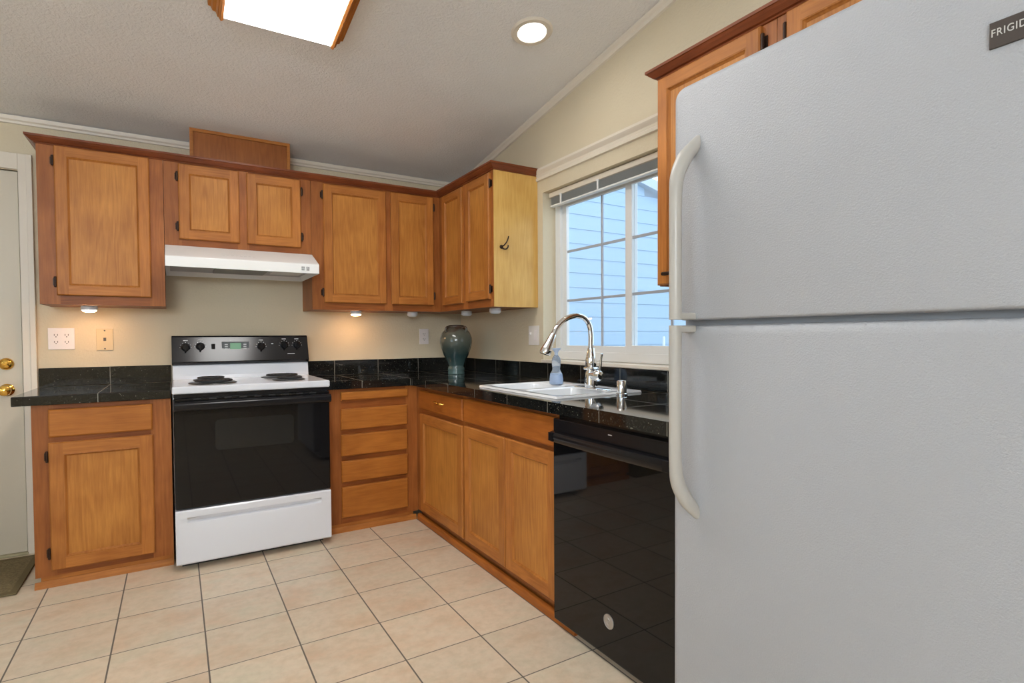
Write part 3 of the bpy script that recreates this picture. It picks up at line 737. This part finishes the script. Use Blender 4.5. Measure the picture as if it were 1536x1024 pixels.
# vase in the corner
VX, VY = -.235, -.40
t = thing('vase', 'large grey-green glazed ceramic vase standing in the counter corner', 'vase', (VX, VY, CT))
vp = [(0, .001), (.060, .001), (.061, .012), (.058, .022), (.061, .030), (.060, .045), (.054, .052), (.055, .062), (.066, .095), (.082, .135), (.098, .185), (.105, .225), (.104, .255), (.093, .29), (.074, .316), (.058, .328), (.052, .334), (.055, .342), (.060, .345), (.055, .346), (.047, .338), (.045, .325), (.06, .30), (0, .30)]
vp = [(r*(1.0 + 0.085*min(1, max(0, (h-.06)/.08))*min(1, max(0, (.34-h)/.06))), h) for r, h in vp]
obj('vase_body', lathe(vp, (VX, VY, CT), 'z', 48), M_glaze, t, smooth=True, angle=70)
for a in (200, 290):
    ca, sa = math.cos(math.radians(a)), math.sin(math.radians(a)); pts = [(.090, .292), (.100, .312), (.092, .328), (.072, .330), (.060, .326)]
    obj('lug_handle', tube(smooth_path([(VX+r*ca, VY+r*sa, CT+h) for r, h in pts], 5), .008, 10), M_glaze, t, smooth=True)

# ------------------------------------------------------------------ electric range
XA, XB = -1.951, -1.189
t = thing('electric_stove', 'white freestanding electric stove with black oven door and back panel', 'stove', (-1.57, -.37, 0))
obj('stove_body', box(XA+.004, XB-.004, -.70, -.03, .03, .893), M_white, t, .003)
for fx in (XA+.05, XB-.05):
    for fy in (-.62, -.1):
        obj('foot', lathe([(0, 0), (.02, 0), (.02, .03), (0, .03)], (fx, fy, 0), 'z', 14), M_blackp, t)
ck = bmesh.new(); add_box(ck, XA, XB, -.745, -.03, .893, .931)
obj('cooktop', ck, M_white, t, .008, seg=3)
obj('splash_riser', prism([(-.03, .928), (-.178, .928), (-.170, .95), (-.160, 1.014), (-.03, 1.014)], 'x', XA+.003, XB-.003), M_white, t, .004)
gp = obj('control_panel', prism([(-.03, 1.014), (-.168, 1.014), (-.184, 1.030), (-.132, 1.178), (-.122, 1.187), (-.03, 1.187)], 'x', XA, XB), M_panel, t, .004)
def gface(z): return -.184 + (z-1.030)/(.148)*.052        # y of the sloped panel face
for kx, kz in ((-1.880, 1.118), (-1.804, 1.122), (-1.471, 1.118), (-1.335, 1.124), (-1.258, 1.124)):
    y = gface(kz)
    ko = obj('knob', lathe([(0, 0), (.024, 0), (.024, -.004), (.019, -.007), (.018, -.016), (.015, -.020), (0, -.020)], (kx, y, kz), 'y', 26), M_blackp, gp, smooth=True)
    gb = bmesh.new(); add_box(gb, kx-.005, kx+.005, y-.030, y-.019, kz-.019, kz+.019)
    me_ = obj('knob_marks', merge(*[box(kx+.029*math.cos(a)-.0016, kx+.029*math.cos(a)+.0016, y-.0012, y+.001, kz+.029*math.sin(a)-.0016, kz+.029*math.sin(a)+.0016) for a in [math.radians(q) for q in range(-60, 241, 30)]],
                                  box(kx-.012, kx+.012, gface(kz+.04)-.001, gface(kz+.04)+.002, kz+.038, kz+.043)), M_mark, gp)
    # the grip belongs to the knob's own mesh
    me = ko.data; tmp = bmesh.new(); tmp.from_mesh(me); g2 = bmesh.new(); add_box(g2, kx-.0045, kx+.0045, y-.030, y-.018, kz-.019, kz+.019)
    bmesh.ops.translate(g2, verts=g2.verts, vec=-ORG[gp.name]); tm = bpy.data.meshes.new('tmp'); g2.to_mesh(tm); g2.free(); tmp.from_mesh(tm); tmp.to_mesh(me); tmp.free(); gb.free()
fd = obj('clock_bezel', box(-1.69, -1.540, gface(1.12)-.004, gface(1.12)+.01, 1.092, 1.150), M_lcdf, gp, .003)
obj('clock_display', box(-1.645, -1.585, gface(1.12)-.0055, gface(1.12)+.002, 1.103, 1.142), M_lcd, fd)
obj('rocker_switch', box(-1.746, -1.726, gface(1.12)-.005, gface(1.12)+.004, 1.10, 1.138), M_blackp, gp, .002)
for q in ((-1.411, -1.399, 1.132, 1.138), (-1.318, -1.275, 1.068, 1.072)):
    obj('indicator_mark', box(q[0], q[1], gface(q[2])-.0012, gface(q[2])+.006, q[2], q[3]), M_mark, gp)
for mx in (-1.675, -1.572):
    for i in range(3): obj('clock_button', box(mx, mx+.017, gface(1.12)-.0052, gface(1.12)+.001, 1.104+i*.013, 1.110+i*.013), M_mark, fd)
for bx, by, br in ((-1.762, -.30, .072), (-1.762, -.565, .095), (-1.378, -.30, .095), (-1.378, -.565, .072)):
    pan = obj('drip_pan', lathe([(0, .001), (br*.4, .001), (br*.9, .003), (br*1.12, .006), (br*1.2, .004), (br*1.22, .0005)], (bx, by, .931), 'z', 36), M_pan, t, smooth=True)
    pts = []; turns = 4.2
    for i in range(int(turns*28)+1):
        a = 2*PI*i/28; r = br*(.18 + .82*i/(turns*28)); pts.append((bx+r*math.cos(a), by+r*math.sin(a), .945))
    cb_ = bmesh.new(); add_tube(cb_, pts, .0048, 8)
    obj('coil_element', cb_, M_coil, pan, smooth=True)
# oven door with glass, inner window and towel-bar handle
od = obj('oven_door', box(XA+.005, XB-.003, -.742, -.70, .316, .872), M_black, t, .006)
ow = bmesh.new(); rr_ = rrect(-1.765, -1.385, .597, .755, .022, 0)
add_loops(ow, [[(p[0], -.7425, p[1]) for p in rr_], [(p[0], -.7436, p[1]) for p in rr_]], True, True)
obj('oven_window', ow, M_ovenwin, od)
hb = bmesh.new()
add_loops(hb, [[(x, y, z) for y, z in ((-.755, .808), (-.786, .812), (-.796, .822), (-.796, .846), (-.786, .856), (-.755, .858))] for x in (XA+.006, XB-.004)], True, True)
add_box(hb, XA+.02, XA+.06, -.758, -.741, .815, .85); add_box(hb, XB-.06, XB-.02, -.758, -.741, .815, .85)
obj('door_handle', hb, M_blackp, od, .004)
for i in range(9): obj('vent_slot', box(-1.86+i*.07, -1.825+i*.07, -.7445, -.741, .862, .869), M_dark, od)
obj('vent_strip', box(XA+.006, XB-.004, -.735, -.70, .874, .892), M_blackp, t)
# storage drawer with a scooped grip
dr = bmesh.new()
prof = [(-.70, .036), (-.738, .036), (-.744, .044), (-.744, .225), (-.738, .243), (-.722, .250), (-.724, .266), (-.744, .272), (-.744, .302), (-.738, .309), (-.70, .309)]
prof_f = [(-.70, .036), (-.738, .036), (-.744, .044), (-.744, .235), (-.744, .245), (-.744, .255), (-.744, .262), (-.744, .272), (-.744, .302), (-.738, .309), (-.70, .309)]
add_loops(dr, [[(x, y, z) for y, z in p] for x, p in ((XA+.005, prof_f), (XA+.055, prof_f), (XA+.10, prof), (XB-.10, prof), (XB-.055, prof_f), (XB-.003, prof_f))], True, True)
obj('storage_drawer', dr, M_white, t, smooth=True, angle=30)
obj('kick_panel', box(XA+.03, XB-.03, -.66, -.63, .002, .036), M_dark, t)

# range hood
t = thing('range_hood', 'white under-cabinet range hood above the stove', 'range hood', (-1.58, -.26, 1.549))
HX0, HX1 = -1.970, -1.193
hd_ = bmesh.new()
out = [(-.002, 1.688), (-.345, 1.688), (-.520, 1.612), (-.535, 1.604), (-.535, 1.549), (-.002, 1.549)]
add_loops(hd_, [[(x, y, z) for y, z in out] for x in (HX0, HX1)], True, True)
# cut the underside: inset rim, recessed pan
bmesh.ops.recalc_face_normals(hd_, faces=hd_.faces)
ff = [f for f in hd_.faces if f.normal.z < -.9][0]
r_ = bmesh.ops.inset_region(hd_, faces=[ff], thickness=.018, depth=0)
bmesh.ops.translate(hd_, verts=ff.verts, vec=(0, 0, .035))
obj('hood_shell', hd_, M_hood, t, .003)
obj('underside_pan', box(HX0+.02, HX1-.02, -.515, -.02, 1.578, 1.583), M_hoodin, t)
obj('grease_filter', box(-1.73, -1.45, -.46, -.12, 1.566, 1.578), M_filter, t, .003)
obj('lamp_lens', box(-1.43, -1.26, -.47, -.25, 1.562, 1.578), M_lens, t, .004)
for bx in (-1.285, -1.258):
    obj('switch_button', merge(box(bx-.008, bx+.008, -.5385, -.535, 1.566, 1.573), box(bx-.008, bx-.002, -.5385, -.535, 1.576, 1.588), box(bx+.002, bx+.008, -.5385, -.535, 1.576, 1.588)), M_btn, t)
for i in range(8): obj('vent_slot', box(-1.70+i*.022, -1.686+i*.022, -.4705, -.4, 1.631, 1.634), M_btn, t)

# ------------------------------------------------------------------ dishwasher
DY0, DY1 = -2.770, -2.137
t = thing('dishwasher', 'glossy black built-in dishwasher under the counter beside the refrigerator', 'dishwasher', (-.34, -2.44, 0))
obj('tub', box(-.615, -.03, DY0+.006, DY1-.006, .03, CB-.006), M_blackp, t)
dd = obj('dishwasher_door', box(-.642, -.615, DY0, DY1, .032, .786), M_black, t, .004)
obj('control_strip', box(-.642, -.615, DY0, DY1, .789, .844), M_blackp, t, .004)
hb = bmesh.new(); lo_ = []
for i in range(17):
    f_ = i/16; y = DY1-.004 + (DY0-DY1+.006)*f_; bow = .014*math.sin(PI*f_)
    x = -.646 - bow*.6
    lo_.append([(x, y, .795), (x-.014, y, .792), (x-.020, y, .780), (x-.018, y, .762), (x-.010, y, .752), (x, y, .752)])
add_loops(hb, lo_, True, True)
add_box(hb, -.668, -.641, DY1-.03, DY1-.002, .757, .79); add_box(hb, -.668, -.641, DY0+.002, DY0+.03, .757, .79)
obj('door_handle', hb, M_blackp, dd, smooth=True)
em = lathe([(0, 0), (.026, 0), (.026, -.002), (.023, -.0035), (.0225, -.002), (0, -.002)], (-.642, -2.468, .164), 'x', 36)
eo = obj('emblem', em, M_steel, dd, smooth=True, angle=20)
sw = bmesh.new()
pts = [(.0, .012), (-.008, .010), (-.010, .0), (-.006, -.008), (.002, -.006), (.0, .002), (-.004, .0)]
add_tube(sw, smooth_path([(-.645, -2.462+a*1.0, .164+b) for a, b in pts], 5), .0011, 6)
add_tube(sw, smooth_path([(-.645, -2.472-a*.9, .164-b) for a, b in pts], 5), .0011, 6)
obj('emblem_script', sw, M_steel, eo)
obj('status_mark', box(-.6432, -.642, -2.485, -2.467, .824, .827), M_letter, t)
obj('kick_plate', box(-.60, -.58, DY0+.006, -2.25, .0, .032), mat('kick_plate_grey', srgb(120, 116, 112), 0.4), t)

# ------------------------------------------------------------------ refrigerator
FX, FY0, FY1, FT, GAP0, GAP1 = -.84, -3.705, -2.936, 1.795, 1.198, 1.209
t = thing('refrigerator', 'large white pebbled top-freezer refrigerator filling the right side', 'refrigerator', (-.45, -3.325, 0))
obj('fridge_cabinet', box(-.765, -.05, FY0+.004, FY1-.004, .03, FT-.012), M_fridge, t, .006)
obj('door_gasket', box(-.772, -.764, FY0+.012, FY1-.012, .06, FT-.02), M_grey, t)
def fridge_door(name, z0, z1):
    bm = bmesh.new()
    lo_ = []
    for i, x in ((0.0, -.772), (0.0, FX+.022), (.002, FX+.012), (.007, FX+.005), (.015, FX+.001), (.024, FX)):
        r = .030 if z1 > 1.5 else .016
        lo_.append([(x, p[0], p[1]) for p in rrect(FY0+i, FY1-i, z0+i*.25, z1-i, max(.004, r-i*.6), 0, 6)])
    add_loops(bm, lo_, True, True)
    return obj(name, bm, M_fridge, t, smooth=True, angle=50)
fz = fridge_door('freezer_door', GAP1, FT); rf = fridge_door('fridge_door', .09, GAP0-.001)
obj('divider_rail', box(-.80, -.765, FY0+.01, FY1-.01, GAP0-.004, GAP1+.004), M_grey, t)
obj('toe_grille', box(-.78, -.70, FY0+.01, FY1-.01, .03, .085), M_grey, t, .004)
for y in (FY0+.06, FY1-.06):
    for x in (-.70, -.12): obj('foot', lathe([(0, 0), (.022, 0), (.022, .03), (0, .03)], (x, y, 0), 'z', 14), M_blackp, t)
# bowed handles beside the left door edge
HY = -2.998
def handle(pts, rad, door):
    pth = smooth_path(pts, 8); k = len(pth)
    rr_ = [rad[min(int(i/(k-1)*(len(rad)-1)), len(rad)-2)]*(1-((i/(k-1)*(len(rad)-1)) % 1 if i < k-1 else 1)) + rad[min(int(i/(k-1)*(len(rad)-1)), len(rad)-2)+1]*((i/(k-1)*(len(rad)-1)) % 1 if i < k-1 else 1) for i in range(k)]
    return obj('handle', tube(pth, rr_, 18, ((0, 1, 0), .9)), M_handle, door, smooth=True)
handle([(FX+.006, HY-.018, 1.652), (FX-.008, HY-.014, 1.630), (FX-.032, HY-.005, 1.598), (FX-.050, HY, 1.555), (FX-.056, HY, 1.50), (FX-.056, HY, 1.38), (FX-.056, HY, 1.29), (FX-.056, HY, 1.226), (FX-.056, HY, GAP1+.001)],
       [.010, .016, .019, .018, .016, .016, .016, .016, .016], fz)
obj('handle_foot', box(FX-.060, FX+.004, HY-.014, HY+.014, GAP1+.001, GAP1+.018), M_handle, fz, .004)
handle([(FX-.056, HY, GAP0-.002), (FX-.056, HY, 1.12), (FX-.056, HY, 1.02), (FX-.056, HY, .93), (FX-.055, HY, .865), (FX-.048, HY, .815), (FX-.030, HY-.006, .775), (FX-.008, HY-.014, .745), (FX+.006, HY-.018, .725)],
       [.016, .016, .016, .016, .016, .018, .019, .016, .010], rf)
obj('handle_foot', box(FX-.060, FX+.004, HY-.014, HY+.014, GAP0-.019, GAP0-.002), M_handle, rf, .004)
# badge with the raised lettering
bp_ = obj('badge', box(FX-.004, FX+.001, -3.655, -3.578, 1.612, 1.652), M_badge, fz, .001)
tc = bpy.data.curves.new('badge_text', 'FONT'); tc.body = 'FRIGIDAIRE'; tc.size = .0160; tc.extrude = .0006; tc.space_character = 1.12; tc.align_y = 'CENTER'
to = bpy.data.objects.new('badge_text', tc); COL.objects.link(to)
bpy.context.view_layer.update()
me = bpy.data.meshes.new_from_object(to.evaluated_get(bpy.context.evaluated_depsgraph_get())); bpy.data.objects.remove(to)
wid = max(v.co.x for v in me.vertices)
s_ = .071/wid
R = Matrix(((0, 0, -1, FX-.0045), (-s_, 0, 0, -3.5805), (0, 1, 0, 1.634), (0, 0, 0, 1)))
me.transform(R); bm = bmesh.new(); bm.from_mesh(me)
obj('badge_lettering', bm, M_letter, bp_)

# ------------------------------------------------------------------ lamps
def slope_box(x0, x1, y0, y1, h0, h1):
    """box following the ceiling slope; h = drop below the ceiling"""
    bm = bmesh.new()
    add_loops(bm, [[(x0, y0, cz(y0)-h1), (x1, y0, cz(y0)-h1), (x1, y1, cz(y1)-h1), (x0, y1, cz(y1)-h1)], [(x0, y0, cz(y0)-h0), (x1, y0, cz(y0)-h0), (x1, y1, cz(y1)-h0), (x0, y1, cz(y1)-h0)]], True, True)
    return bm
t = thing('ceiling_light', 'bright fluorescent ceiling light box with wooden side rails', 'ceiling light', (-1.515, -1.93, cz(-1.93)))
LX0, LX1, LY1, LY0 = -1.765, -1.265, -1.315, -2.56
obj('diffuser', slope_box(LX0+.032, LX1-.032, LY0+.01, LY1, .004, .058), M_lamp, t)
for a, b_, in ((LX0, LX0+.03), (LX1-.03, LX1)):
    rb = bmesh.new(); ys = (LY0, LY1+.012)
    inner, outer = (b_, a) if a < -1.5 else (a, b_)
    sg = 1 if outer > inner else -1
    add_loops(rb, [[(inner, y, cz(y)-.001), (inner, y, cz(y)-.060), (inner+sg*.010, y, cz(y)-.066), (inner+sg*.018, y, cz(y)-.052), (inner+sg*.022, y, cz(y)-.052), (inner+sg*.028, y, cz(y)-.034), (inner+sg*.040, y, cz(y)-.030), (inner+sg*.046, y, cz(y)-.016), (inner+sg*.056, y, cz(y)-.014), (inner+sg*.058, y, cz(y)-.001)] for y in ys], True, True)
    obj('side_rail', rb, W['frame', 'y'], t)
obj('end_cap', slope_box(LX0+.03, LX1-.03, LY1, LY1+.012, .001, .05), W['frame', 'x'], t); obj('end_cap', slope_box(LX0+.03, LX1-.03, LY0, LY0+.01, .001, .05), W['frame', 'x'], t)
# recessed can
DL = Vector((-.452, -1.712, cz(-1.712)))
t = thing('recessed_light', 'round recessed ceiling downlight, lit, near the window wall', 'ceiling light', DL)
def tilt(bm):
    bmesh.ops.rotate(bm, verts=bm.verts, cent=DL, matrix=Matrix.Rotation(-math.atan(SL), 3, 'X')); return bm
obj('trim_ring', tilt(lathe([(.064, -.004), (.070, -.010), (.092, -.010), (.100, -.003), (.100, 0), (.068, 0)], DL, 'z', 40)), M_trim, t, smooth=True)
obj('lamp_lens', tilt(lathe([(0, -.007), (.055, -.007), (.065, -.005), (.065, -.001), (0, -.001)], DL, 'z', 40)), M_can, t, smooth=True)
# added fill lamp, unseen, on the ceiling behind the camera
t = thing('ceiling_light', 'added square ceiling fill lamp, out of view behind the viewer', 'ceiling light', (-3.1, -5.6, cz(-5.6)))
bm = bmesh.new()
add_loops(bm, [[(x, y, cz(y)-h) for x, y in ((-3.6, -6.1), (-2.6, -6.1), (-2.6, -5.1), (-3.6, -5.1))] for h in (.07, .002)], True, True)
obj('diffuser', bm, M_fill, t)
# puck lights under the wall cabinets
for i, (px, py, lit, lab) in enumerate((
        (-2.325, -.20, True, 'lit puck light under the tall cabinet left of the range hood'),
        (-.885, -.20, True, 'lit puck light under the cabinet right of the range hood'),
        (-.482, -.20, False, 'unlit white puck light under the cabinet above the vase on the back wall'),
        (-.20, -.50, False, 'unlit white puck light under the window-side cabinet, nearer the corner'),
        (-.20, -.90, False, 'unlit white puck light under the window-side cabinet, nearer the window'))):
    p_ = thing('puck_light', lab, 'puck light', (px, py, Z0u), 'puck lights under the wall cabinets')
    obj('housing', lathe([(0, -.001), (.036, -.001), (.037, -.010), (.037, -.024), (.034, -.027), (.0, -.027)] if not lit else [(0, -.001), (.036, -.001), (.037, -.010), (.037, -.022), (.033, -.024), (0, -.024)], (px, py, Z0u), 'z', 32), M_puck, p_, smooth=True)
    obj('lens', lathe([(0, -.0245), (.032, -.0245), (.027, -.031), (.015, -.033), (0, -.0335)], (px, py, Z0u - (0 if lit else .0025)), 'z', 28), M_pon if lit else M_poff, p_, smooth=True)

# ------------------------------------------------------------------ wall plates, hook, mat, blind
def plate(name, label, cat, P, a0, a1, z0, z1, m):
    t = thing(name, label, cat, P((a0+a1)/2, 0, (z0+z1)/2))
    bm = bmesh.new(); pbox(bm, P, a0, a1, .0005, .006, z0, z1); obj('cover_plate', bm, m, t, .002); return t
def receptacle(t, P, a, z, dual=True):
    bm = bmesh.new(); rr_ = rrect(a-.017, a+.017, z-.034, z+.034, .008, 0)
    add_loops(bm, [[P(p[0], .006, p[1]) for p in rr_], [P(p[0], .0075, p[1]) for p in rr_]], True, True)
    r = obj('receptacle', bm, M_plate, t)
    s = bmesh.new()
    for dz in (-.019, .019):
        pbox(s, P, a-.0085, a-.0055, .0072, .0079, z+dz-.003, z+dz+.007); pbox(s, P, a+.0055, a+.0085, .0072, .0079, z+dz-.003, z+dz+.007); pbox(s, P, a-.0025, a+.0025, .0072, .0079, z+dz-.011, z+dz-.006)
    obj('socket_slots', s, M_slot, r)
t = plate('wall_outlet', 'white two-gang outlet plate on the wall left of the stove, beside the room door', 'outlet', BK, -2.531, -2.414, 1.114, 1.233, M_plate)
receptacle(t, BK, -2.449, 1.174); receptacle(t, BK, -2.496, 1.174)
t = plate('phone_jack', 'beige telephone jack plate on the wall left of the stove', 'wall plate', BK, -2.317, -2.238, 1.105, 1.229, M_beige)
obj('jack', box(-2.284, -2.271, -.0072, -.004, 1.160, 1.178), M_slot, t, .001)
obj('screws', merge(lathe([(0, 0), (.004, 0), (.003, -.0015), (0, -.0015)], (-2.2775, -.006, 1.219), 'y', 12), lathe([(0, 0), (.004, 0), (.003, -.0015), (0, -.0015)], (-2.2775, -.006, 1.115), 'y', 12)), M_slot, t)
t = plate('wall_outlet', 'white single outlet plate on the back wall left of the vase', 'outlet', BK, -.351, -.277, 1.116, 1.234, M_plate)
receptacle(t, BK, -.314, 1.175)
t = plate('light_switch', 'white two-gang light switch plate on the window wall', 'switch', RT, -1.102, -.987, 1.117, 1.238, M_switch)
tg = bmesh.new(); pbox(tg, RT, -1.020, -1.011, .005, .018, 1.182, 1.198); obj('toggle', tg, M_plate, t, .002)
tg = bmesh.new(); pbox(tg, RT, -1.085, -1.052, .005, .0085, 1.145, 1.210); obj('rocker', tg, M_plate, t, .002)

t = thing('coat_hook', 'small dark bronze hook on the pale cabinet end panel', 'hook', (-.262, -1.089, 1.705))
obj('hook_plate', lathe([(0, 0), (.012, 0), (.012, -.003), (.009, -.006), (0, -.006)], (-.263, -1.0895, 1.706), 'y', 20), M_bronze, t, smooth=True)
obj('upper_prong', tube(smooth_path([(-.263, -1.094, 1.708), (-.258, -1.112, 1.712), (-.248, -1.125, 1.730), (-.240, -1.130, 1.752), (-.240, -1.136, 1.764)], 6), .0038, 10), M_bronze, t, smooth=True)
obj('lower_prong', tube(smooth_path([(-.263, -1.094, 1.704), (-.258, -1.108, 1.692), (-.248, -1.120, 1.690), (-.241, -1.128, 1.700), (-.239, -1.129, 1.712)], 6), .0042, 10), M_bronze, t, smooth=True)

dm = bmesh.new(); add_box(dm, -3.42, -2.577, -.606, -.075, .0005, .009)
t = obj('door_mat', dm, M_mat, bevel=.003); tag(t, 'olive brown woven door mat in front of the room door', 'mat')
obj('mat_border', ring_bm(lambda a, b, d: (a, b, d), -3.425, -2.573, -.611, -.07, .03, .0005, .0105), mat('mat_border', srgb(112, 98, 66), 0.9), t, .003)

t = thing('window_blind', 'raised white mini blind stacked at the top of the kitchen window', 'blind', (.05, -1.75, 2.01))
BY0, BY1 = -2.345, -1.165
obj('head_rail', box(.030, .062, BY0, BY1, 2.013, 2.043), M_trim, t, .003)
st_ = bmesh.new(); z = 2.010; i = 0
while z > 1.968:
    add_loops(st_, [[(.034, y, z-.0008), (.047, y, z+.0009), (.060, y, z-.0008), (.060, y, z-.0016), (.047, y, z+.0001), (.034, y, z-.0016)] for y in (BY0+.008, BY1-.012)], True, True); z -= .0036; i += 1
obj('slat_stack', st_, M_blind, t)
obj('bottom_rail', box(.033, .061, BY0+.008, BY1-.012, 1.955, 1.966), M_vinyl, t, .003)
for y in (-1.285, -1.62, -2.1):
    cb_ = bmesh.new(); add_box(cb_, .029, .033, y-.006, y+.006, 1.955, 2.016); add_box(cb_, .026, .034, y-.01, y+.01, 2.008, 2.018)
    obj('ladder_tape', cb_, M_vinyl, t)
